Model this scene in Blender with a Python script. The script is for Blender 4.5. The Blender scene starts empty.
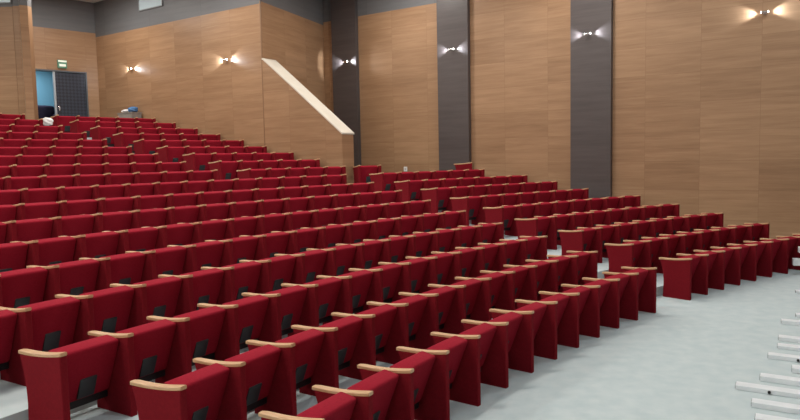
import bpy, bmesh, math, random
from mathutils import Vector, Matrix
random.seed(7)
sc = bpy.context.scene
COL = sc.collection
# ------------------------------------------------------------------ hall survey
F, PITCH, ROLL, H = 657.52, 0.079775, 0.020522, 2.25913
XC, YC, R1, PR = 19.7532, -7.8857, 23.4721, 0.93271
W = 0.55
def camproj(x, y, z):
    z -= H
    c, s = math.cos(PITCH), math.sin(PITCH)
    yc = y*c - z*s; zc = z*c + y*s
    cr, sr = math.cos(ROLL), math.sin(ROLL)
    return 400+F*(x*cr-zc*sr)/max(yc, 1e-6), 210-F*(x*sr+zc*cr)/max(yc, 1e-6), yc
DZ = {3:.008, 4:.012, 5:.016, 6:.018, 7:.018, 11:.008, 12:.02, 13:.022, 14:.028, 15:.036, 16:.048, 17:.058, 18:.04}
def rowz(k):
    return 0.145198*(k-1) + 0.0016687*(k-1)**2 + DZ.get(k, 0)
def rowr(k): return R1 + (k-1)*PR
SA = math.radians(-56)                       # bearing of the right-hand walls
SD = Vector((math.sin(SA), math.cos(SA), 0)); SN = Vector((SD.y, -SD.x, 0))
N_UP, N_SIDE = 12.95, 16.5                   # distance of the two wall planes

# ------------------------------------------------------------------ helpers
def link(o, parent=None):
    COL.objects.link(o)
    if parent is not None: o.parent = parent
    return o
def obj(name, bm, mat, parent=None, smooth=False):
    me = bpy.data.meshes.new(name)
    bmesh.ops.recalc_face_normals(bm, faces=bm.faces)
    bm.to_mesh(me); bm.free()
    if smooth:
        for f in me.polygons: f.use_smooth = True
    if mat: me.materials.append(mat)
    o = bpy.data.objects.new(name, me)
    return link(o, parent)
def empty(name, loc, rz=0):
    o = bpy.data.objects.new(name, None); o.empty_display_size = .1
    o.location = loc; o.rotation_euler = (0, 0, rz)
    return link(o)
def tag(o, label=None, cat=None, group=None, kind=None):
    if label: o['label'] = label
    if cat: o['category'] = cat
    if group: o['group'] = group
    if kind: o['kind'] = kind
    return o
def box(bm, lo, hi, bevel=0, seg=2, mat=None):
    r = bmesh.ops.create_cube(bm, size=1)
    vs = r['verts']
    for v in vs:
        v.co = Vector([lo[i] + (v.co[i]+.5)*(hi[i]-lo[i]) for i in range(3)])
    if mat is not None: bmesh.ops.transform(bm, matrix=mat, verts=vs)
    if bevel:
        es = list({e for v in vs for e in v.link_edges})
        bmesh.ops.bevel(bm, geom=es, offset=bevel, segments=seg, profile=.5, affect='EDGES')
def loft(bm, rings):
    """rings: list of equal length closed loops"""
    V = [[bm.verts.new(p) for p in r] for r in rings]
    n = len(rings[0])
    for a, b in zip(V, V[1:]):
        for i in range(n):
            bm.faces.new((a[i], a[(i+1) % n], b[(i+1) % n], b[i]))
    bm.faces.new(V[0]); bm.faces.new(V[-1][::-1])
def cyl(bm, a, b, r0, r1=None, n=16):
    a, b = Vector(a), Vector(b); r1 = r0 if r1 is None else r1
    d = (b-a).normalized(); u = d.orthogonal().normalized(); w = d.cross(u)
    loft(bm, [[p + (u*math.cos(t)+w*math.sin(t))*r for t in [2*math.pi*i/n for i in range(n)]] for p, r in ((a, r0), (b, r1))])
def round_poly(pts, r, seg=4):
    out = []; n = len(pts)
    for i in range(n):
        p, a, b = Vector(pts[i]), Vector(pts[i-1]), Vector(pts[(i+1) % n])
        ri = min(r, (a-p).length*.45, (b-p).length*.45)
        s = p + (a-p).normalized()*ri; e = p + (b-p).normalized()*ri
        for j in range(seg+1):
            t = j/seg
            out.append((s*(1-t)**2 + p*2*t*(1-t) + e*t*t))
    return out

# ------------------------------------------------------------------ materials
def mat(name, col, rough=.6, metal=0, spec=.5, emit=None, es=0):
    m = bpy.data.materials.new(name); m.use_nodes = True
    b = m.node_tree.nodes['Principled BSDF']
    b.inputs['Base Color'].default_value = (*col, 1); b.inputs['Roughness'].default_value = rough
    b.inputs['Metallic'].default_value = metal; b.inputs['Specular IOR Level'].default_value = spec
    if emit: b.inputs['Emission Color'].default_value = (*emit, 1); b.inputs['Emission Strength'].default_value = es
    return m
def N(m, t, **k):
    n = m.node_tree.nodes.new(t)
    for a, v in k.items(): setattr(n, a, v)
    return n
def noise_mat(name, c1, c2, scale, rough=.8, bump=.0, stretch=(1, 1, 1), spec=.3, detail=6, coord='Object', lo=.3, hi=.7, bumpscale=None):
    m = mat(name, c1, rough, spec=spec); nt = m.node_tree; L = nt.links.new
    b = nt.nodes['Principled BSDF']
    tc = N(m, 'ShaderNodeTexCoord'); mp = N(m, 'ShaderNodeMapping'); mp.inputs['Scale'].default_value = stretch
    L(tc.outputs[coord], mp.inputs[0])
    no = N(m, 'ShaderNodeTexNoise'); no.inputs['Scale'].default_value = scale; no.inputs['Detail'].default_value = detail
    L(mp.outputs[0], no.inputs['Vector'])
    cr = N(m, 'ShaderNodeValToRGB'); cr.color_ramp.elements[0].position = lo; cr.color_ramp.elements[1].position = hi
    cr.color_ramp.elements[0].color = (*c1, 1); cr.color_ramp.elements[1].color = (*c2, 1)
    L(no.outputs['Fac'], cr.inputs[0]); L(cr.outputs[0], b.inputs['Base Color'])
    if bump:
        n2 = no
        if bumpscale:
            n2 = N(m, 'ShaderNodeTexNoise'); n2.inputs['Scale'].default_value = bumpscale; L(mp.outputs[0], n2.inputs['Vector'])
        bp = N(m, 'ShaderNodeBump'); bp.inputs['Strength'].default_value = bump; bp.inputs['Distance'].default_value = .01
        L(n2.outputs['Fac'], bp.inputs['Height']); L(bp.outputs[0], b.inputs['Normal'])
    return m
def panel_mat(name, c1, c2, cj, pw, ph, rough, spec=.4, grain=.42, tone=.25, joint=.006):
    """veneered wall sheets: grid of panels in the wall's own x/z plane with horizontal grain"""
    m = mat(name, c1, rough, spec=spec); nt = m.node_tree; L = nt.links.new
    b = nt.nodes['Principled BSDF']
    tc = N(m, 'ShaderNodeTexCoord'); sp = N(m, 'ShaderNodeSeparateXYZ'); L(tc.outputs['Object'], sp.inputs[0])
    cb = N(m, 'ShaderNodeCombineXYZ'); L(sp.outputs['X'], cb.inputs[0]); L(sp.outputs['Z'], cb.inputs[1])
    br = N(m, 'ShaderNodeTexBrick'); br.offset = 0.0; br.squash = 1
    br.inputs['Scale'].default_value = 1; br.inputs['Brick Width'].default_value = pw; br.inputs['Row Height'].default_value = ph
    br.inputs['Mortar Size'].default_value = joint; br.inputs['Mortar Smooth'].default_value = .3
    br.inputs['Color1'].default_value = (0, 0, 0, 1); br.inputs['Color2'].default_value = (1, 1, 1, 1); br.inputs['Mortar'].default_value = (.5, .5, .5, 1)
    L(cb.outputs[0], br.inputs['Vector'])
    rn = N(m, 'ShaderNodeMath', operation='MULTIPLY'); L(br.outputs['Color'], rn.inputs[0]); rn.inputs[1].default_value = 3.0
    cv = N(m, 'ShaderNodeCombineXYZ'); L(sp.outputs['X'], cv.inputs[0]); L(rn.outputs[0], cv.inputs[1]); L(sp.outputs['Z'], cv.inputs[2])
    mp = N(m, 'ShaderNodeMapping'); mp.inputs['Scale'].default_value = (.55, 1, 7); L(cv.outputs[0], mp.inputs[0])
    no = N(m, 'ShaderNodeTexNoise'); no.inputs['Scale'].default_value = 1.3; no.inputs['Detail'].default_value = 8; no.inputs['Roughness'].default_value = .6
    no.inputs['Distortion'].default_value = .35
    L(mp.outputs[0], no.inputs['Vector'])
    mp2 = N(m, 'ShaderNodeMapping'); mp2.inputs['Scale'].default_value = (1.2, 1, 45); L(cv.outputs[0], mp2.inputs[0])
    n2 = N(m, 'ShaderNodeTexNoise'); n2.inputs['Scale'].default_value = 1.5; n2.inputs['Detail'].default_value = 4; L(mp2.outputs[0], n2.inputs['Vector'])
    # t = grain*(noise) + tone*panel
    a = N(m, 'ShaderNodeMapRange'); a.inputs['From Min'].default_value = .3; a.inputs['From Max'].default_value = .7; L(no.outputs['Fac'], a.inputs[0])
    a2 = N(m, 'ShaderNodeMath', operation='MULTIPLY'); L(a.outputs[0], a2.inputs[0]); a2.inputs[1].default_value = grain
    t2 = N(m, 'ShaderNodeMath', operation='MULTIPLY_ADD'); L(br.outputs['Color'], t2.inputs[0]); t2.inputs[1].default_value = tone; L(a2.outputs[0], t2.inputs[2])
    t3 = N(m, 'ShaderNodeMath', operation='MULTIPLY_ADD'); L(n2.outputs['Fac'], t3.inputs[0]); t3.inputs[1].default_value = 1-grain-tone; L(t2.outputs[0], t3.inputs[2])
    mx = N(m, 'ShaderNodeMixRGB'); mx.inputs[1].default_value = (*c1, 1); mx.inputs[2].default_value = (*c2, 1); L(t3.outputs[0], mx.inputs[0])
    mj = N(m, 'ShaderNodeMixRGB'); L(br.outputs['Fac'], mj.inputs[0]); L(mx.outputs[0], mj.inputs[1]); mj.inputs[2].default_value = (*cj, 1)
    L(mj.outputs[0], b.inputs['Base Color'])
    return m
M = {}
M['wood'] = panel_mat('beech_veneer', (.235, .128, .066), (.475, .29, .165), (.255, .145, .078), 1.22, .68, .42, .35, joint=.003)
M['dark'] = panel_mat('dark_oak_veneer', (.062, .050, .050), (.112, .092, .090), (.07, .06, .06), 1.6, 1.9, .38, .5, grain=.5, tone=.1, joint=.003)
M['band'] = panel_mat('grey_laminate', (.115, .118, .125), (.175, .178, .185), (.10, .10, .105), 2.4, 3, .5, .4, grain=.4, tone=.3, joint=.004)
M['carpet'] = noise_mat('pale_carpet', (.50, .585, .60), (.59, .655, .66), 6, .95, .25, spec=.1, detail=8, bumpscale=180)
M['fabric'] = noise_mat('red_fabric', (.27, .008, .022), (.33, .012, .028), 60, .9, .12, spec=.12, bumpscale=260)
M['fabric_panel'] = noise_mat('red_panel_cloth', (.17, .006, .012), (.21, .008, .015), 50, .9, .08, spec=.12, bumpscale=220)
M['fabric_cut'] = M['fabric']
M['arm'] = noise_mat('beech_arm', (.52, .30, .15), (.70, .44, .25), 6, .38, 0, stretch=(14, 1.2, 14), spec=.5)
M['plastic'] = mat('black_plastic', (.022, .024, .028), .5)
M['bracket'] = mat('black_steel', (.03, .028, .03), .45, .6)
M['plaster'] = mat('ceiling_plaster', (.62, .60, .56), .9)
M['cap'] = noise_mat('cream_cap', (.66, .61, .52), (.72, .67, .58), 4, .45, 0)
M['chrome'] = mat('chrome', (.75, .75, .76), .18, 1)
M['lamp'] = mat('lamp_glass', (1, 1, 1), .3, emit=(1, .97, .92), es=7)
M['panel_light'] = mat('panel_light', (1, 1, 1), .3, emit=(1, .98, .95), es=3)
M['steel'] = noise_mat('galvanised_steel', (.74, .79, .82), (.86, .90, .93), 6, .38, 0, stretch=(1, 1, 1), spec=.6)
M['steel'].node_tree.nodes['Principled BSDF'].inputs['Metallic'].default_value = .0
M['steel_end'] = mat('tube_end', (.18, .19, .2), .5, .3)
M['frame'] = mat('door_frame_grey', (.11, .115, .125), .4, .3)
M['blue'] = mat('blue_paint', (.18, .42, .56), .8)
M['navy'] = noise_mat('navy_cloth', (.012, .012, .03), (.03, .026, .055), 8, .9, .2)
M['white_plastic'] = mat('white_plastic', (.82, .82, .82), .4)
M['bin'] = noise_mat('grey_bin', (.24, .22, .20), (.34, .31, .28), 5, .6, 0)
M['blue_cloth'] = noise_mat('blue_cloth', (.05, .14, .33), (.10, .22, .42), 6, .8, .2)
M['pale_face'] = mat('pale_emissive', (.42, .50, .53), .25, spec=.6, emit=(.7, .85, .9), es=.12)  # pale, slightly emissive face of the framed band panels
M['panel_frame'] = mat('panel_frame_grey', (.22, .23, .24), .5)
M['sign_green'] = mat('sign_green', (.08, .22, .14), .4, emit=(.25, .55, .38), es=.08)
M['sign_white'] = mat('sign_white', (.8, .85, .75), .4, emit=(.9, 1, .85), es=.25)
# quilted door leaf
def quilt():
    m = mat('quilted_leatherette', (.028, .033, .05), .45, spec=.5); nt = m.node_tree; L = nt.links.new
    tc = N(m, 'ShaderNodeTexCoord'); mp = N(m, 'ShaderNodeMapping'); mp.inputs['Rotation'].default_value = (0, math.radians(45), 0); mp.inputs['Scale'].default_value = (13, 13, 13)
    L(tc.outputs['Object'], mp.inputs[0]); vo = N(m, 'ShaderNodeTexChecker'); vo.inputs['Scale'].default_value = 1
    vo.inputs['Color1'].default_value = (.010, .013, .024, 1); vo.inputs['Color2'].default_value = (.028, .034, .055, 1)
    L(mp.outputs[0], vo.inputs['Vector']); L(vo.outputs['Color'], nt.nodes['Principled BSDF'].inputs['Base Color'])
    return m
M['quilt'] = quilt()

# ------------------------------------------------------------------ room shell
def wall(name, A, B, z0, z1, mtl, thick=.25, parent=None, kind='structure'):
    """vertical slab from A to B; front face on the line A-B, thickness to the left of A->B when thick>0"""
    A, B = Vector((A[0], A[1], 0)), Vector((B[0], B[1], 0))
    L = (B-A).length
    bm = bmesh.new(); box(bm, (0, 0, z0), (L, thick, z1)) if thick > 0 else box(bm, (0, thick, z0), (L, 0, z1))
    o = obj(name, bm, mtl, parent)
    o.location = A; o.rotation_euler = (0, 0, math.atan2((B-A).y, (B-A).x))
    if kind: o['kind'] = kind
    return o
def P2(d, n): v = SD*d + SN*n; return (v.x, v.y)
def dn(x, y): v = Vector((x, y, 0)); return v.dot(SD), v.dot(SN)
Z_BAND, Z_TOP = 6.62, 7.6
Z_BU = 6.47
# corners
cUP = dn(-3.65, 18.08)[0]            # outer corner of the upper wall
cBK = dn(-10.06, 22.41)[0]           # corner with the back wall
cIN = dn(-2.32, 21.5)[0]             # inner corner by the first pilaster
A_step = P2(cUP, N_UP); B_in = P2(cIN, N_SIDE)
A_bk = P2(cBK, N_UP)
az = math.radians(45); BK = (math.sin(az), math.cos(az))
B_bk = (A_bk[0]-BK[0]*14, A_bk[1]-BK[1]*14)
D_FRONT = -7.0; N_LEFT = -10.6
# side wall with three pilasters
wall('wall_right', P2(D_FRONT, N_SIDE), B_in, -.1, Z_BAND, M['wood'], -.3)
wall('trim_1', P2(D_FRONT, N_SIDE), B_in, Z_BAND, Z_TOP, M['band'], -.3)
# upper wall: same plane as the parapet
wall('wall_upper_right', P2(cUP, N_UP), A_bk, -.1, Z_BU, M['wood'], -.03)
wall('trim_2', P2(cUP, N_UP), A_bk, Z_BU, Z_TOP, M['band'], -.03)
# step wall between the two planes
sdir = (Vector(B_in)-Vector(A_step)).normalized()
wall('wall_step', A_step, B_in, -.1, 6.53, M['wood'], .03)
wall('trim_3', A_step, B_in, 6.53, Z_TOP, M['band'], .03)
def on_side(u, z=4.5, n=N_SIDE):
    """distance along the wall plane n where picture column u falls (surveyed)"""
    lo, hi = -2.0, 22.0
    for _ in range(50):
        m_ = (lo+hi)/2; p = P2(m_, n)
        if camproj(p[0], p[1], z)[0] > u: lo = m_
        else: hi = m_
    return (lo+hi)/2
PIL = []
for i, (ua, ub) in enumerate(((333.2, 357), (437.8, 468.2), (570.5, 611))):
    dp = .14
    d1, d0 = on_side(ua, 4.2, N_SIDE-dp), on_side(ub, 4.2, N_SIDE-dp)
    PIL.append((d0+d1)/2)
    o = wall('trim_%d' % (4+i), P2(d0, N_SIDE-dp), P2(d1, N_SIDE-dp), -.05, Z_TOP, M['dark'], -dp)
# back wall with a doorway
door_A, door_B = .36, 2.02          # distances from the corner to the two jambs
def BP(t): return (A_bk[0]-BK[0]*t, A_bk[1]-BK[1]*t)
ZF = rowz(18)                        # upper landing level
ZD = 5.29
def seg(name, t0, t1, z0, z1, m_): return wall(name, BP(t0), BP(t1), z0, z1, m_, -.22)
seg('wall_back', 0, door_A, -.1, 6.6, M['wood'])
seg('wall_back_over_door', door_A, door_B, ZD, 6.6, M['wood'])
seg('wall_back_left', door_B, 14, -.1, 6.6, M['wood'])
seg('trim_7', 0, 14, 6.6, Z_TOP, M['band'])
# projecting column at the far left
for nm, zz0, zz1, mm in (('wall_column', -.1, 6.66, 'wood'), ('trim_8', 6.66, Z_TOP, 'band')):
    wall(nm, (-10.20, 18.62), (-10.62, 18.62), zz0, zz1, M[mm], -.2)
for nm, zz0, zz1, mm in (('wall_column_side', -.1, 6.66, 'wood'), ('trim_11', 6.66, Z_TOP, 'band')):
    wall(nm, (-11.86, 21.2), (-10.20, 18.62), zz0, zz1, M[mm], -.2)
wall('wall_column_left', (-10.62, 18.61), (-14.5, 18.61), -.1, 6.64, M['wood'], -.3)
wall('trim_9', (-10.62, 18.61), (-14.5, 18.61), 6.64, Z_TOP, M['band'], -.3)
# left and stage walls (behind and beside the camera)
pL0, pL1 = P2(D_FRONT, N_LEFT), P2(20.5, N_LEFT)
wall('wall_left', pL0, pL1, -.1, Z_TOP, M['wood'], .25)
wall('wall_front', P2(D_FRONT, N_SIDE), pL0, -.1, Z_TOP, M['wood'], .25)
wall('wall_back_far', pL1, (-14.4, 18.6), -.1, Z_TOP, M['wood'], .25)
# floor and ceiling
bm = bmesh.new()
pts = [P2(D_FRONT-.3, N_LEFT-.3), P2(D_FRONT-.3, N_SIDE+.3), P2(24.5, N_SIDE+.3), P2(24.5, N_LEFT-.3)]
f = bm.faces.new([bm.verts.new((x, y, 0)) for x, y in pts])
r = bmesh.ops.extrude_face_region(bm, geom=[f])
for v in [g for g in r['geom'] if isinstance(g, bmesh.types.BMVert)]: v.co.z = -.2
tag(obj('floor', bm, M['carpet']), kind='structure')
bm = bmesh.new()
f = bm.faces.new([bm.verts.new((x, y, Z_TOP)) for x, y in pts])
r = bmesh.ops.extrude_face_region(bm, geom=[f])
for v in [g for g in r['geom'] if isinstance(g, bmesh.types.BMVert)]: v.co.z = Z_TOP+.2
tag(obj('ceiling', bm, M['plaster']), kind='structure')
# tiers
def end_angle(R, nmax):
    # angle a where the arc crosses plane n = nmax
    a = -1.0
    while a < .3:
        x, y = XC+R*math.sin(a), YC+R*math.cos(a)
        if x*SN.x+y*SN.y > nmax: return a
        a += .002
    return a
def tier(bm, r0, r1, z, a0, a1):
    n = max(2, int((a1-a0)/.02)); rings = []
    for i in range(n+1):
        a = a0+(a1-a0)*i/n; s, c = math.sin(a), math.cos(a)
        rings.append([(XC+r*s, YC+r*c, zz) for r, zz in ((r0, 0), (r1, 0), (r1, z), (r0, z))])
    loft(bm, rings)
bm = bmesh.new()
for k in range(2, 19):
    r0 = rowr(k)-.445
    r1 = r0+PR if k < 18 else r0+1.45
    a1 = end_angle(r0+.5, N_SIDE+.1 if k <= 10 else N_UP+.1)
    a0 = -1.047-math.asin(min(1, 12.6/r1))
    if k > 13: a0 = max(a0, -1.12)
    tier(bm, r0, r1+.01, rowz(k), a0, a1)
# upper landing reaching the door
vs = [P2(cBK+.9, N_UP+.1), P2(cBK-4.6, N_UP+.1), (-7.9, 19.2), (-9.7, 17.6), (-13.5, 17.0), (-14, 21.0)]
vs = [(-4.9, 19.2), (-6.9, 18.9), (-9.6, 18.0), (-11.5, 18.4), (-15.5, 20.5), (-11.6, 25.0)]
f = bm.faces.new([bm.verts.new((x, y, ZF-.004)) for x, y in vs])
r = bmesh.ops.extrude_face_region(bm, geom=[f])
for v in [g for g in r['geom'] if isinstance(g, bmesh.types.BMVert)]: v.co.z = 2.6
tag(obj('floor_tiers', bm, M['carpet']), kind='structure')

# parapet with sloping cap
pd0 = cUP-.002; pd1 = dn(-1.42, 16.58)[0]
T = .47; zt, zb = 5.0, 2.90
def PP(d, n, z): p = P2(d, n); return Vector((p[0], p[1], z))
bm = bmesh.new()
dA = pd0-.03
loft(bm, [[PP(d, n, z) for d, z in ((pd0, -.05), (pd1, -.05), (pd1, zb-.03), (dA, zt-.03), (pd0, zt-.03))] for n in (N_UP, N_UP+T)])
par = obj('wall_parapet', bm, M['wood']); tag(par, kind='structure')
o = par
# keep wall-aligned texture coordinates
mw = Matrix.Translation((0, 0, 0)) @ Matrix.Rotation(math.atan2(SD.y, SD.x), 4, 'Z')
o.data.transform(mw.inverted()); o.matrix_world = mw
bm = bmesh.new()
loft(bm, [[PP(d, n, z) for d, z in ((pd1-.02, zb-.03), (pd1-.02, zb+.01), (dA, zt+.01), (pd0, zt+.01), (pd0, zt-.03), (dA, zt-.03))] for n in (N_UP-.02, N_UP+T+.02)])
tag(obj('trim_10', bm, M['cap']), kind='structure')

# doorway: frame, quilted leaf, lobby beyond
bkrot = math.atan2(-BK[1], -BK[0])
dr = empty('door_1', (*BP(door_A), ZF), bkrot); tag(dr, kind='structure')
wd = door_B-door_A; hd = ZD-ZF
# local +x runs along the wall to the left, local -y is into the wall (behind)
sgn = -1
bm = bmesh.new()
for x0, x1, z0, z1 in ((0, .05, 0, hd), (wd-.05, wd, 0, hd), (0, wd, hd-.05, hd)):
    box(bm, (x0, -.24, z0), (x1, .03, z1), .006)
obj('door_frame', bm, M['frame'], dr)
bm = bmesh.new(); box(bm, (.06, -.05, .01), (.985, -.005, hd-.06), .01)
leaf = obj('door_leaf', bm, M['quilt'], dr)
bm = bmesh.new(); box(bm, (.985, -.06, .01), (1.05, .015, hd-.055), .006)
obj('door_post', bm, mat('aluminium', (.42, .45, .48), .35, .7), dr)
bm = bmesh.new(); box(bm, (.9, -.004, 1.0), (.94, .05, 1.16), .006); obj('door_handle', bm, M['chrome'], leaf)
# lobby
def BPl(t, back): # point behind the back wall
    p = BP(t); nx, ny = -BK[1], BK[0]
    return (p[0]+nx*back, p[1]+ny*back)
wall('wall_lobby', BPl(-.6, 2.2), BPl(5.2, 2.2), ZF-.1, ZD+.4, M['blue'], -.1)
wall('wall_lobby_right', BPl(-.6, .23), BPl(-.6, 2.2), ZF-.1, ZD+.4, M['blue'], .1)
wall('wall_lobby_left', BPl(5.2, 2.2), BPl(5.2, .23), ZF-.1, ZD+.4, M['blue'], .1)
bm = bmesh.new(); 
c4 = [BPl(-.7, .2), BPl(-.7, 2.3), BPl(5.3, 2.3), BPl(5.3, .2)]
f = bm.faces.new([bm.verts.new((x, y, ZD+.4)) for x, y in c4]); r = bmesh.ops.extrude_face_region(bm, geom=[f])
for v in [g for g in r['geom'] if isinstance(g, bmesh.types.BMVert)]: v.co.z += .1
tag(obj('ceiling_lobby', bm, M['plaster']), kind='structure')

# pale framed panels with slight emission, high in the dark band
def band_panel(name, A, B, z0, z1):
    A, B = Vector((*A, 0)), Vector((*B, 0)); L = (B-A).length
    w = empty(name, (A.x, A.y, z0), math.atan2((B-A).y, (B-A).x)); tag(w, kind='structure')
    bm = bmesh.new()
    for x0, x1, a, b in ((0, L, 0, .03), (0, L, z1-z0-.03, z1-z0), (0, .03, .03, z1-z0-.03), (L-.03, L, .03, z1-z0-.03)):
        box(bm, (x0, -.0, a), (x1, .03, b))
    obj('panel_frame', bm, M['panel_frame'], w)
    bm = bmesh.new(); box(bm, (.03, .0, .03), (L-.03, .012, z1-z0-.03)); obj('panel_face', bm, M['pale_face'], w)
    return w
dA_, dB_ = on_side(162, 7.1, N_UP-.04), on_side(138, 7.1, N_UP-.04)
band_panel('pale_panel_1', P2(dA_, N_UP-.005), P2(dB_, N_UP-.005), 6.98, 7.5)
band_panel('pale_panel_2', (-10.62, 18.605), (-11.6, 18.605), 6.72, 7.5)

# ------------------------------------------------------------------ wall lamps
def make_sconce():
    root = empty('wall_lamp', (0, 0, 0)); 
    bm = bmesh.new(); box(bm, (-.035, -.012, -.045), (.035, 0, .045), .004); obj('wall_plate', bm, M['chrome'], root)
    bm = bmesh.new(); cyl(bm, (0, -.01, 0), (0, -.07, 0), .012); obj('arm', bm, M['chrome'], root)
    bm = bmesh.new(); cyl(bm, (-.075, -.085, 0), (.075, -.085, 0), .034, n=20); obj('housing', bm, M['chrome'], root)
    for s in (-1, 1):
        bm = bmesh.new(); cyl(bm, (s*.075, -.085, 0), (s*.092, -.085, 0), .029, .022, n=20); obj('lens', bm, M['lamp'], root)
    return root
def copy_tree(o, parent=None):
    c = o.copy(); COL.objects.link(c)
    if parent is not None:
        c.parent = parent
    for ch in o.children: copy_tree(ch, c)
    return c
WR = math.atan2(-SD.y, -SD.x)       # local +x towards the stage along the wall, local -y into the room
pro = make_sconce()
used = False
def hit_on(u, v, n):
    d = on_side(u, 5.2, n); p = P2(d, n)
    lo, hi = 0, 9
    for _ in range(40):
        m_ = (lo+hi)/2
        if camproj(p[0], p[1], m_)[1] > v: lo = m_
        else: hi = m_
    return p[0], p[1], (lo+hi)/2
SC = [(132, 69, N_UP, 'chrome wall lamp nearest the doorway corner, on the upper wood wall'),
      (227, 60, N_UP, 'chrome wall lamp on the upper wood wall, near the sloping parapet'),
      (347, 62, N_SIDE-.14, 'chrome wall lamp on the dark pilaster beside the parapet'),
      (452.5, 49.5, N_SIDE-.14, 'chrome wall lamp on the middle dark pilaster'),
      (588.5, 34, N_SIDE-.14, 'chrome wall lamp on the widest, right-hand dark pilaster'),
      (765, 12.5, N_SIDE, 'chrome wall lamp on bare wood wall right of all pilasters')]
LAMPS = []
for i, (u, v, n, lb) in enumerate(SC):
    o = pro if i == 0 else copy_tree(pro)
    x, y, z = hit_on(u, v, n)
    o.location = (x, y, z); o.rotation_euler = (0, 0, WR); o.scale = (.85, .85, .85)
    tag(o, lb, 'wall lamp', 'two-way wall lamps along the right walls')
    for s in (-1, 1):
        ld = bpy.data.lights.new('lamp_beam', 'SPOT'); ld.energy = 19; ld.spot_size = math.radians(70); ld.spot_blend = .8
        ld.color = (.80, .90, 1) if i in (0, 1, 5) else (.9, .95, 1); ld.shadow_soft_size = .03
        lo_ = bpy.data.objects.new('lamp_beam', ld); COL.objects.link(lo_); lo_.parent = o
        lo_.location = (s*.10, -.085, 0)
        dirv = Vector((s*1, .24, 0.02)).normalized()
        lo_.rotation_euler = (-dirv).to_track_quat('Z', 'Y').to_euler()

# ------------------------------------------------------------------ the seat
AH = .65
def arm_bm(x0):
    bm = bmesh.new(); rings = []
    n = 12
    for i in range(n+1):
        t = i/n; y = -.004 + t*.512
        top = AH - .012*math.sin(math.pi*min(1, t*1.1)) - .043*t
        th = .028 if t > .06 else .026
        hw = .029 - (.003 if i == 0 else .007 if i == n else 0)
        e = .005
        rings.append([(x0-hw+e, y, top), (x0+hw-e, y, top), (x0+hw, y, top-e), (x0+hw, y, top-th+e), (x0+hw-e, y, top-th), (x0-hw+e, y, top-th), (x0-hw, y, top-th+e), (x0-hw, y, top-e)])
    loft(bm, rings); return bm
def panel_bm(x0):
    bm = bmesh.new()
    prof = [(.0, .0), (.0, .30), (.0, .622)]
    rear = []
    for i in range(9):
        t = i/8; z = .578*(1-t)
        y = .485 - .062*(1-(1-min(1, t*1.6))**2) + .012*max(0, t-.6)/.4
        rear.append((y, z))
    pr_ = prof + rear
    hw = .028; rings = []
    cy = .22
    for x, s in ((-hw, .006), (-hw+.006, 0), (hw-.006, 0), (hw, .006)):
        rings.append([(x0+x, y+(s if y < cy else -s), max(0, z-(s if z > .57 else 0))) for y, z in pr_])
    loft(bm, rings); return bm
SL_F0, SL_F1 = Vector((.080, .606)), Vector((.255, .175))       # front face line (y, z), top then bottom
def slab(bm, quad, x0, x1, r, inset=.012):
    rings = []
    c = sum((Vector(p_) for p_ in quad), Vector((0, 0)))/4
    for x, k in ((x0, 1), (x0+.012, 0), ((x0+x1)/2, -.25), (x1-.012, 0), (x1, 1)):
        pl = round_poly(quad, r)
        rings.append([(x, p_.x+(c.x-p_.x)*k*inset*5, p_.y+(c.y-p_.y)*k*inset*2.5) for p_ in pl])
    loft(bm, rings)
def seat_bm():
    bm = bmesh.new(); slab(bm, [(.080, .606), (.235, .632), (.370, .19), (.255, .175)], .034, .516, .03); return bm
def back_bm():
    bm = bmesh.new(); slab(bm, [(.285, .545), (.335, .55), (.43, .22), (.385, .21)], .036, .514, .02); return bm
def cover_bm():
    bm = bmesh.new()
    d = (SL_F1-SL_F0).normalized(); nrm = Vector((-abs(d.y), -abs(d.x)))*1.0
    nrm = Vector((d.y, -d.x)); nrm = nrm if nrm.x < 0 else -nrm
    def q(s, o_): p_ = SL_F0 + d*s + nrm*o_; return (p_.x, p_.y)
    slab(bm, [q(.27, .009), q(.27, -.03), q(.445, -.03), q(.445, .012)], .235, .375, .012); return bm
def bracket_shade_bm():
    bm = bmesh.new()
    box(bm, (.03, .27, .12), (.52, .36, .205), .006)  # full-width dark bar standing in for the shade under the seat
    box(bm, (.42, .29, .15), (.50, .37, .21), .01)
    return bm
def make_seat(end):
    t = empty('auditorium_seat', (0, 0, 0))
    obj('end_panel', panel_bm(0), M['fabric_panel'], t)
    obj('armrest', arm_bm(0), M['arm'], t, True)
    s = obj('seat_cushion', seat_bm(), M['fabric'], t, True)
    obj('hinge_cover', cover_bm(), M['plastic'], s, True)
    obj('backrest', back_bm(), M['fabric'], t, True)
    obj('bracket', bracket_shade_bm(), M['bracket'], t)
    if end:
        obj('end_panel', panel_bm(W), M['fabric_panel'], t)
        obj('armrest', arm_bm(W), M['arm'], t, True)
    for c in t.children_recursive:
        if c.name.startswith(('armrest', 'seat', 'back', 'hinge')):
            try: c.data.set_sharp_from_angle(angle=math.radians(38))
            except Exception: pass
    return t
PRO = {False: make_seat(False), True: make_seat(True)}
PUSED = {False: False, True: False}
ORD = ['', 'first', 'second', 'third', 'fourth', 'fifth', 'sixth', 'seventh', 'eighth', 'ninth', 'tenth', 'eleventh', 'twelfth', 'thirteenth',
       'fourteenth', 'fifteenth', 'sixteenth', 'seventeenth', 'eighteenth', 'nineteenth', 'twentieth', 'twenty-first', 'twenty-second', 'twenty-third', 'twenty-fourth',
       'twenty-fifth', 'twenty-sixth', 'twenty-seventh', 'twenty-eighth', 'twenty-ninth', 'thirtieth', 'thirty-first', 'thirty-second', 'thirty-third']
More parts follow.
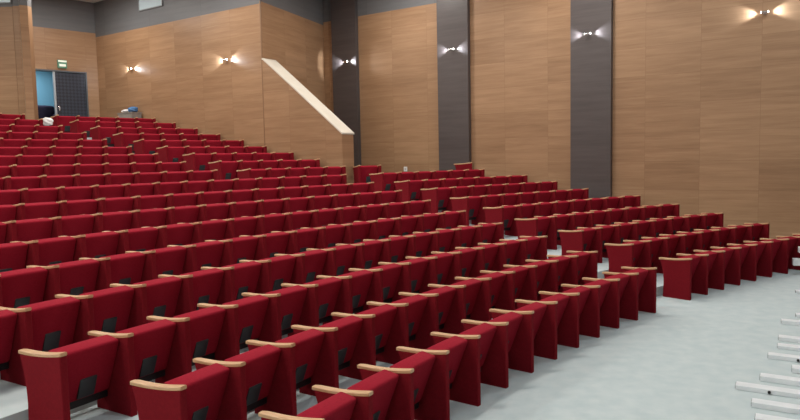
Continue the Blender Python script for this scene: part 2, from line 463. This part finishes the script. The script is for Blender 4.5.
# right ends of the left block (bearing from arc centre), seat spacing in metres
LEFT = {1: (-.7607, .55, 12), 2: (-.7594, .55, 13), 3: (-.7570, .55, 14), 4: (-.7552, None, (-.8599, 5)), 5: (-.7511, None, (-.915, 8)), 6: (-.7496, None, (-.9466, 10)),
        7: (-.7458, None, (-.9196, 9)), 8: (-.7442, None, (-.8024, 3)), 9: (-.7445, .556, 99),
        10: (-.8305, .563, 99), 11: (-.8357, .56, 99), 12: (-.8397, .56, 99), 13: (-.8435, .56, 99), 14: (-.8475, .56, 99), 15: (-.8493, .56, 99), 16: (-.854, .56, 99), 17: (-.8569, .56, 99), 18: (-.8592, .56, 99)}
MID = {10: (-.8049, -.7223), 11: (-.8093, -.7258), 12: (-.8129, -.7308), 13: (-.818, -.7379), 14: (-.8218, -.7424), 15: (-.8243, -.7484), 16: (-.8291, -.7543), 17: (-.8332, -.7605), 18: (-.8371, -.7657)}
RIGHT = {1: (-.7132, None, 9), 2: (-.715, -.5293, 8), 3: (-.715, -.5333, 8), 4: (-.717, -.5407, 8), 5: (-.711, -.5462, 8), 6: (-.7108, -.572, 7), 7: (-.7099, -.5745, 7), 8: (-.7091, -.5788, 7), 9: (-.7089, -.6006, 6)}
jobs = []      # (row, angle of left panel, end?, step, label, group, size)
def vis(k, a):
    R = rowr(k); best = 0
    pts_ = []
    for aa in (a, a+W/R):
        for dr_ in (0, .5):
            for zz in (0, .65):
                pts_.append(camproj(XC+(R+dr_)*math.sin(aa), YC+(R+dr_)*math.cos(aa), rowz(k)+zz))
    if min(p_[2] for p_ in pts_) < .6: return False
    xs = [p_[0] for p_ in pts_]; ys = [p_[1] for p_ in pts_]
    return max(xs) > 1 and min(xs) < 799 and min(ys) < 419
def rn(k): return '%s row' % ORD[k] if k > 1 else 'front row'
for k, (a0, w, ex) in LEFT.items():
    R = rowr(k)
    if w is None: w = (a0-ex[0])*R/ex[1]; lim = {4: 15, 5: 15, 6: 16, 7: 16, 8: 17}[k]
    else: lim = ex
    if k == 9: lim = 30
    for j in range(1, lim+1):
        a = a0 - j*w/R
        if not vis(k, a): continue
        aisle = 'aisle' if k < 10 else 'left stairs'
        place = 'beside the right aisle' if j == 1 else '%s seat left of the right aisle' % ORD[j]
        if k >= 10: place = 'beside the left stairs' if j == 1 else '%s seat left of the left stairs' % ORD[j]
        if k <= 3 and j == lim: place = 'left end by the lower left gangway'
        jobs.append((k, a, j == 1, w, 'red folded auditorium seat, %s, %s' % (rn(k), place), 'red seats, left block, %s' % rn(k)))
for k, (a0, a1) in MID.items():
    R = rowr(k); w = (a1-a0)*R/5
    for j in range(5):
        place = 'beside the left stairs' if j == 0 else '%s seat right of the left stairs' % ORD[j+1]
        if j == 4: place = 'last before the wood wall'
        jobs.append((k, a0+j*w/R, j == 4, w, 'red folded auditorium seat, %s, %s' % (rn(k), place), 'red seats, upper block by the wood wall, %s' % rn(k)))
for k, (a0, a1, n) in RIGHT.items():
    R = rowr(k); w = .55 if a1 is None else (a1-a0)*R/n
    for j in range(n):
        a = a0+j*w/R
        if not vis(k, a): continue
        place = 'right of the aisle, beside it' if j == 0 else 'right block, %s from the aisle' % ORD[j+1]
        if j == n-1: place = 'right block, far end by the wall'
        jobs.append((k, a, j == n-1, w, 'red folded auditorium seat, %s, %s' % (rn(k), place), 'red seats, right block, %s' % rn(k)))
def seat_at(job): 
    k, a, end, w, lb, gr = job; R = rowr(k)
    return (XC+R*math.sin(a), YC+R*math.cos(a), rowz(k)), -a, w/W
def shown(job):
    (x, y, z), _, _ = seat_at(job)
    return y + (6 if job[0] > 10 else 0)
jobs.sort(key=shown)
main, rest = jobs[:298], jobs[298:]
for job in main:
    loc, rz, sx = seat_at(job)
    e = job[2]
    if not PUSED[e]: o = PRO[e]; PUSED[e] = True
    else: o = copy_tree(PRO[e])
    # the row direction is tangential: turn by half a seat so that the far end meets the next panel
    R = rowr(job[0]); o.location = loc; o.rotation_euler = (0, 0, rz-.5*job[3]/R); o.scale = (sx, 1, 1)
    tag(o, job[4], 'seat', 'rows of red auditorium seats')
    del_group = job[5]
if rest:
    root = empty('auditorium_seats_far_back', (0, 0, ZF)); 
    tag(root, 'distant red folded seats filling the hindmost rows up to the wood back wall', 'seats', 'rows of red auditorium seats', 'stuff')
    parts = {}
    for job in rest:
        loc, rz, sx = seat_at(job); R = rowr(job[0])
        mtx = Matrix.Translation(loc) @ Matrix.Rotation(rz-.5*job[3]/R, 4, 'Z') @ Matrix.Diagonal((sx, 1, 1, 1))
        P = PRO[job[2]]
        for c in P.children_recursive:
            key = c.name.split('.')[0]
            parts.setdefault(key, [bmesh.new(), c.data.materials[0]])
            b0 = parts[key][0]; n0 = len(b0.verts)
            b0.from_mesh(c.data); b0.verts.ensure_lookup_table()
            bmesh.ops.transform(b0, matrix=Matrix.Translation((0, 0, -ZF)) @ mtx, verts=b0.verts[n0:])
    for key, (b0, m_) in parts.items():
        o = obj(key, b0, m_, root, key in ('seat_cushion', 'armrest')); o['kind'] = 'stuff'
print('SEATS', len(jobs), len(main), len(rest))
# loose seats on the ledge behind the ninth row, right block
def loose(u, rot, lb, k=10, dr_=.0, dz=0.0, spin=None):
    R = rowr(k)+dr_; lo, hi = -1.0, -.3
    for _ in range(50):
        m_ = (lo+hi)/2
        if camproj(XC+R*math.sin(m_), YC+R*math.cos(m_), rowz(k)+.6)[0] < u: lo = m_
        else: hi = m_
    o = copy_tree(PRO[True]); o.location = (XC+R*math.sin(lo), YC+R*math.cos(lo), rowz(k)+dz); o.rotation_euler = (0, 0, rot-lo if spin is None else spin); o.scale = (1, 1, 1)
    tag(o, lb, 'seat', 'loose red seats behind the ninth row')
loose(359.5, -.35, 'red auditorium seat standing askew between the parapet foot and the right aisle', dr_=.1)
loose(472, 0, 'lone red auditorium seat turned sideways against the middle dark pilaster', dr_=-.15, spin=1.42)

# ------------------------------------------------------------------ small things
# exit sign over the door
t_ = (door_A+.99)
sx_ = BP(1.11)
s = empty('exit_sign', (sx_[0], sx_[1], 5.36), bkrot)
tag(s, 'small green and white illuminated exit sign above the open doorway', 'sign')
bm = bmesh.new(); box(bm, (-.13, .0, 0), (.15, .07, .26), .008); obj('sign_body', bm, M['sign_green'], s)
bm = bmesh.new(); box(bm, (-.12, .068, .19), (.14, .08, .245), .004); obj('light_strip', bm, M['sign_white'], s)
bm = bmesh.new(); box(bm, (-.09, .068, .05), (.11, .078, .13), .004); obj('pictogram_bar', bm, M['sign_white'], s)
# dark upholstered armchair glimpsed through the doorway
def lump(bm, c, r, amp=.12, seed=0, sub=4, flat=None):
    rr = random.Random(seed); ph = [rr.uniform(0, 6) for _ in range(6)]
    g = bmesh.ops.create_icosphere(bm, subdivisions=sub, radius=1)
    for v in g['verts']:
        n = v.co.normalized()
        k = 1 + amp*(math.sin(4*n.x+ph[0])*math.cos(3*n.y+ph[1])+.6*math.sin(7*n.z+5*n.x+ph[2])+.4*math.sin(11*n.y+ph[3])*math.sin(9*n.x+ph[4]))
        v.co = Vector((c[0]+n.x*r[0]*k, c[1]+n.y*r[1]*k, max(c[2]-r[2]*.92, c[2]+n.z*r[2]*k)))
p_ = BPl(1.6, .8)
a = empty('armchair', (p_[0], p_[1], ZF), bkrot)
tag(a, 'dark navy upholstered armchair standing just beyond the open doorway', 'armchair')
bm = bmesh.new(); box(bm, (-.55, -.3, .25), (.5, .35, .5), .06, 3); obj('seat', bm, M['navy'], a, True)
bm = bmesh.new(); box(bm, (-.5, -.38, .3), (.46, -.16, 1.24), .09, 4); obj('backrest', bm, M['navy'], a, True)
for sx_ in (-.55, .40):
    bm = bmesh.new(); box(bm, (sx_, -.3, .1), (sx_+.15, .35, .95), .05, 3); obj('arm', bm, M['navy'], a, True)
bm = bmesh.new(); box(bm, (-.5, -.3, 0), (.48, .3, .26), .02); obj('base', bm, M['bracket'], a)
# white plastic bag on a rear-row armrest
def ray_at(u, v, y):
    X, Z = (u-400)/F, -(v-210)/F
    cr, sr, c, s_ = math.cos(ROLL), math.sin(ROLL), math.cos(PITCH), math.sin(PITCH)
    x = X*cr+Z*sr; z = -X*sr+Z*cr
    d = Vector((x, c+z*s_, z*c-s_)); d *= y/d.y
    return Vector((d.x, d.y, H+d.z))
c = ray_at(47.5, 121.5, 17.35)
bm = bmesh.new(); lump(bm, (0, 0, .0), (.13, .10, .11), .14, 3)
o = obj('plastic_bag', bm, M['white_plastic'], None, True); o.location = c
tag(o, 'crumpled white plastic bag on the seats below the doorway', 'bag')
# grey bin with cloths behind the last row
bp0 = P2(on_side(130, 3.6, N_UP-.22), N_UP-.22)
b_ = empty('storage_bin', (bp0[0], bp0[1], ZF), WR)
tag(b_, 'grey open storage bin behind the last seat row, below the first wall lamp', 'bin')
bm = bmesh.new()
loft(bm, [[(x*s1, y*s1, z) for x, y in ((-.37, -.17), (.37, -.17), (.37, .17), (-.37, .17))] for z, s1 in ((.02, .9), (.84, 1), (.84, .94), (.1, .85))])
obj('body', bm, M['bin'], b_)
bm = bmesh.new()
for x0, y0, x1, y1 in ((-.39, -.185, .39, -.16), (-.39, .16, .39, .185), (-.39, -.16, -.35, .16), (.35, -.16, .39, .16)): box(bm, (x0, y0, .83), (x1, y1, .86), .004)
obj('rim', bm, M['bin'], b_)
bm = bmesh.new(); lump(bm, (0, 0, 0), (.17, .13, .06), .12, 5); o = obj('white_cloth', bm, M['white_plastic'], None, True)
o.matrix_world = Matrix.Translation((bp0[0], bp0[1], ZF)) @ Matrix.Rotation(WR, 4, 'Z') @ Matrix.Translation((-.19, 0, .915)); tag(o, 'white crumpled cloth lying on top of the grey bin', 'cloth')
bm = bmesh.new(); lump(bm, (0, 0, 0), (.17, .13, .09), .13, 9); o = obj('blue_cloth', bm, M['blue_cloth'], None, True)
o.matrix_world = Matrix.Translation((bp0[0], bp0[1], ZF)) @ Matrix.Rotation(WR, 4, 'Z') @ Matrix.Translation((.19, 0, .945)); tag(o, 'blue crumpled cloth lying on top of the grey bin', 'cloth')
# white wall socket
x, y, z = hit_on(403.5, 169, N_SIDE)
sk = empty('wall_socket', (x, y, z), WR); tag(sk, 'tiny white wall socket low between the left and middle dark pilasters', 'socket')
bm = bmesh.new(); box(bm, (-.06, -.02, -.07), (.06, 0, .07), .006); obj('cover_plate', bm, M['white_plastic'], sk)
bm = bmesh.new(); cyl(bm, (0, -.018, 0), (0, -.026, 0), .028); obj('outlet', bm, mat('socket_grey', (.5, .5, .5), .5), sk)

# ------------------------------------------------------------------ steel tubes stacked on the floor
def floor_pt(u, v, z=0):
    d = ray_at(u, v, 1.0) - Vector((0, 0, H)); d *= (z-H)/d.z
    return Vector((d.x, d.y, z))
def tube(u, v, z, az, L, w, hgt, lb, bolt=False):
    p = None
    X, Z = (u-400)/F, -(v-210)/F
    cr, sr, c, s_ = math.cos(ROLL), math.sin(ROLL), math.cos(PITCH), math.sin(PITCH)
    x_ = X*cr+Z*sr; z_ = -X*sr+Z*cr
    d = Vector((x_, c+z_*s_, z_*c-s_)); d *= (z+hgt-H)/d.z
    a_ = math.radians(az)
    t = empty('steel_tube', (d.x, d.y, z), math.atan2(math.cos(a_), math.sin(a_)))
    tag(t, lb, 'tube', 'pale steel tubes lying at the right edge of the floor')
    bm = bmesh.new(); box(bm, (0, -.001, 0), (L, w, hgt), .004); obj('profile', bm, M['steel'], t)
    bm = bmesh.new(); box(bm, (-.004, .006, .006), (.001, w-.007, hgt-.006)); obj('end_cap', bm, M['steel_end'], t)
    if bolt:
        for bx in (.28, .62):
            bm = bmesh.new(); cyl(bm, (bx, -.02, hgt*.5), (bx, .01, hgt*.5), .014, n=6); obj('bolt', bm, M['bracket'], t)
    return t
AZ = 121
tube(755, 418, 0, AZ, 1.3, 0.128, 0.043, 'pale steel tube on the carpet, cut off by the bottom edge of view')
tube(751.5, 402, 0, AZ, 1.3, 0.120, 0.047, 'pale steel tube second up from the bottom edge, with a square dark end')
tube(735.5, 385, 0, AZ, 1.3, 0.128, 0.043, 'pale steel tube reaching furthest left over the carpet', True)
tube(760, 376, 0, AZ, 1.3, 0.120, 0.051, 'pale steel tube just behind the one reaching furthest left')
tube(792, 368, 0, AZ, .8, 0.135, 0.051, 'short pale steel tube end beside the two bolts', True)
tube(768, 354.5, 0, AZ, 1.3, 0.112, 0.047, 'pale steel tube, lowest of the middle trio', True)
tube(777.5, 345.5, 0, AZ, 1.2, 0.128, 0.038, 'pale steel tube, middle one of the middle trio')
tube(778.5, 337, 0, AZ, 1.2, 0.128, 0.047, 'pale steel tube, uppermost of the middle trio')
tube(781.5, 320.5, 0, AZ-2, 1.2, 0.120, 0.051, 'pale steel tube lying alone above the middle trio')
tube(796, 314.5, 0, AZ-2, 1.0, 0.120, 0.043, 'pale steel tube end just above the solitary tube')
tube(796, 291, 0, AZ-4, 1.0, 0.135, 0.043, 'pale steel tube end lying nearest the right block front row')
# low white ledge pieces by the far right edge
p0 = floor_pt(793, 275)
fr = empty('rail_stand', (p0.x, p0.y, 0), math.atan2(math.cos(math.radians(AZ-8)), math.sin(math.radians(AZ-8))))
tag(fr, 'low pale steel frame of two broad rails, right edge, before the front row end', 'frame')
bm = bmesh.new(); box(bm, (0, 0, .17), (1.3, .16, .29), .006); obj('rail', bm, M['steel'], fr)
bm = bmesh.new(); box(bm, (.09, .02, .40), (1.3, .18, .50), .006); obj('rail', bm, M['steel'], fr)
for lx in (.22, 1.15):
    bm = bmesh.new(); box(bm, (lx, .05, 0), (lx+.05, .12, .41), .004); obj('leg', bm, M['steel_end'], fr)
tr = None

# ------------------------------------------------------------------ light
def area(name, x, y, z, sx, sy, e, col=(1, .97, .93)):
    ld = bpy.data.lights.new(name, 'AREA'); ld.shape = 'RECTANGLE'; ld.size = sx; ld.size_y = sy; ld.energy = e; ld.color = col
    o = bpy.data.objects.new(name, ld); COL.objects.link(o); o.location = (x, y, z); o.rotation_euler = (0, 0, SA+math.pi/2)
    return o
first = True
cl = None
CELL = []
for d in (-4, .5, 5, 9.5, 14, 18.5):
    for n in (-7.5, -1.5, 4.5, 10.8):
        CELL.append((d, n))
CELL += [(10.3, 14.6), (5.5, 14.6), (.5, 14.6)]  # extra unseen lights, added to brighten the step wall and pilasters
for i, (d, n) in enumerate(CELL):
    x, y = P2(d, n)
    if (Vector((x, y)) - Vector((0, 0))).length < .1: continue
    if cl is None:
        cl = empty('ceiling_light', (x, y, Z_TOP)); bm = bmesh.new()
        for a0, b0, a1, b1 in ((-.62, -.32, .62, -.28), (-.62, .28, .62, .32), (-.62, -.28, -.58, .28), (.58, -.28, .62, .28)): box(bm, (a0, b0, -.05), (a1, b1, 0))
        obj('housing', bm, M['white_plastic'], cl)
        bm = bmesh.new(); box(bm, (-.58, -.28, -.03), (.58, .28, -.005)); obj('diffuser', bm, M['panel_light'], cl)
        o = cl
    else: o = copy_tree(cl)
    o.location = (x, y, Z_TOP); o.rotation_euler = (0, 0, SA+math.pi/2)
    tag(o, 'rectangular white ceiling light out of view in the hall ceiling', 'ceiling light', 'rectangular ceiling lights')
    cool = (.90, .96, 1.0) if d < 3 else (1, .955, .89)
    area('ceiling_lamp', x, y, Z_TOP-.06, 1.1, .5, {-4: 8, .5: 68}.get(d, 105) * (.8 if n > 14 else 1), cool)
p_ = BPl(1.9, 1.2)
o = area('lobby_lamp', p_[0], p_[1], ZD+.3, 1.2, .8, 40, (.9, .95, 1))

w = bpy.data.worlds.new('hall_air'); sc.world = w; w.use_nodes = True
w.node_tree.nodes['Background'].inputs[0].default_value = (.7, .75, .8, 1); w.node_tree.nodes['Background'].inputs[1].default_value = .05

# ------------------------------------------------------------------ camera
cd = bpy.data.cameras.new('camera'); cam = bpy.data.objects.new('camera', cd); COL.objects.link(cam)
c, s_, cr, sr = math.cos(PITCH), math.sin(PITCH), math.cos(ROLL), math.sin(ROLL)
R_ = Vector((cr, -sr*s_, -sr*c)); U_ = Vector((sr, cr*s_, cr*c)); Fw = Vector((0, c, -s_))
m = Matrix((R_, U_, -Fw)).transposed().to_4x4(); m.translation = (0, 0, H)
cam.matrix_world = m
cd.sensor_width = 36; cd.sensor_fit = 'HORIZONTAL'; cd.lens = F/800*36; cd.clip_start = .05; cd.clip_end = 200
sc.camera = cam
sc.view_settings.view_transform = 'Standard'; sc.view_settings.look = 'None'; sc.view_settings.gamma = 1
sc.view_settings.use_curve_mapping = False; sc.view_settings.exposure = 0.22
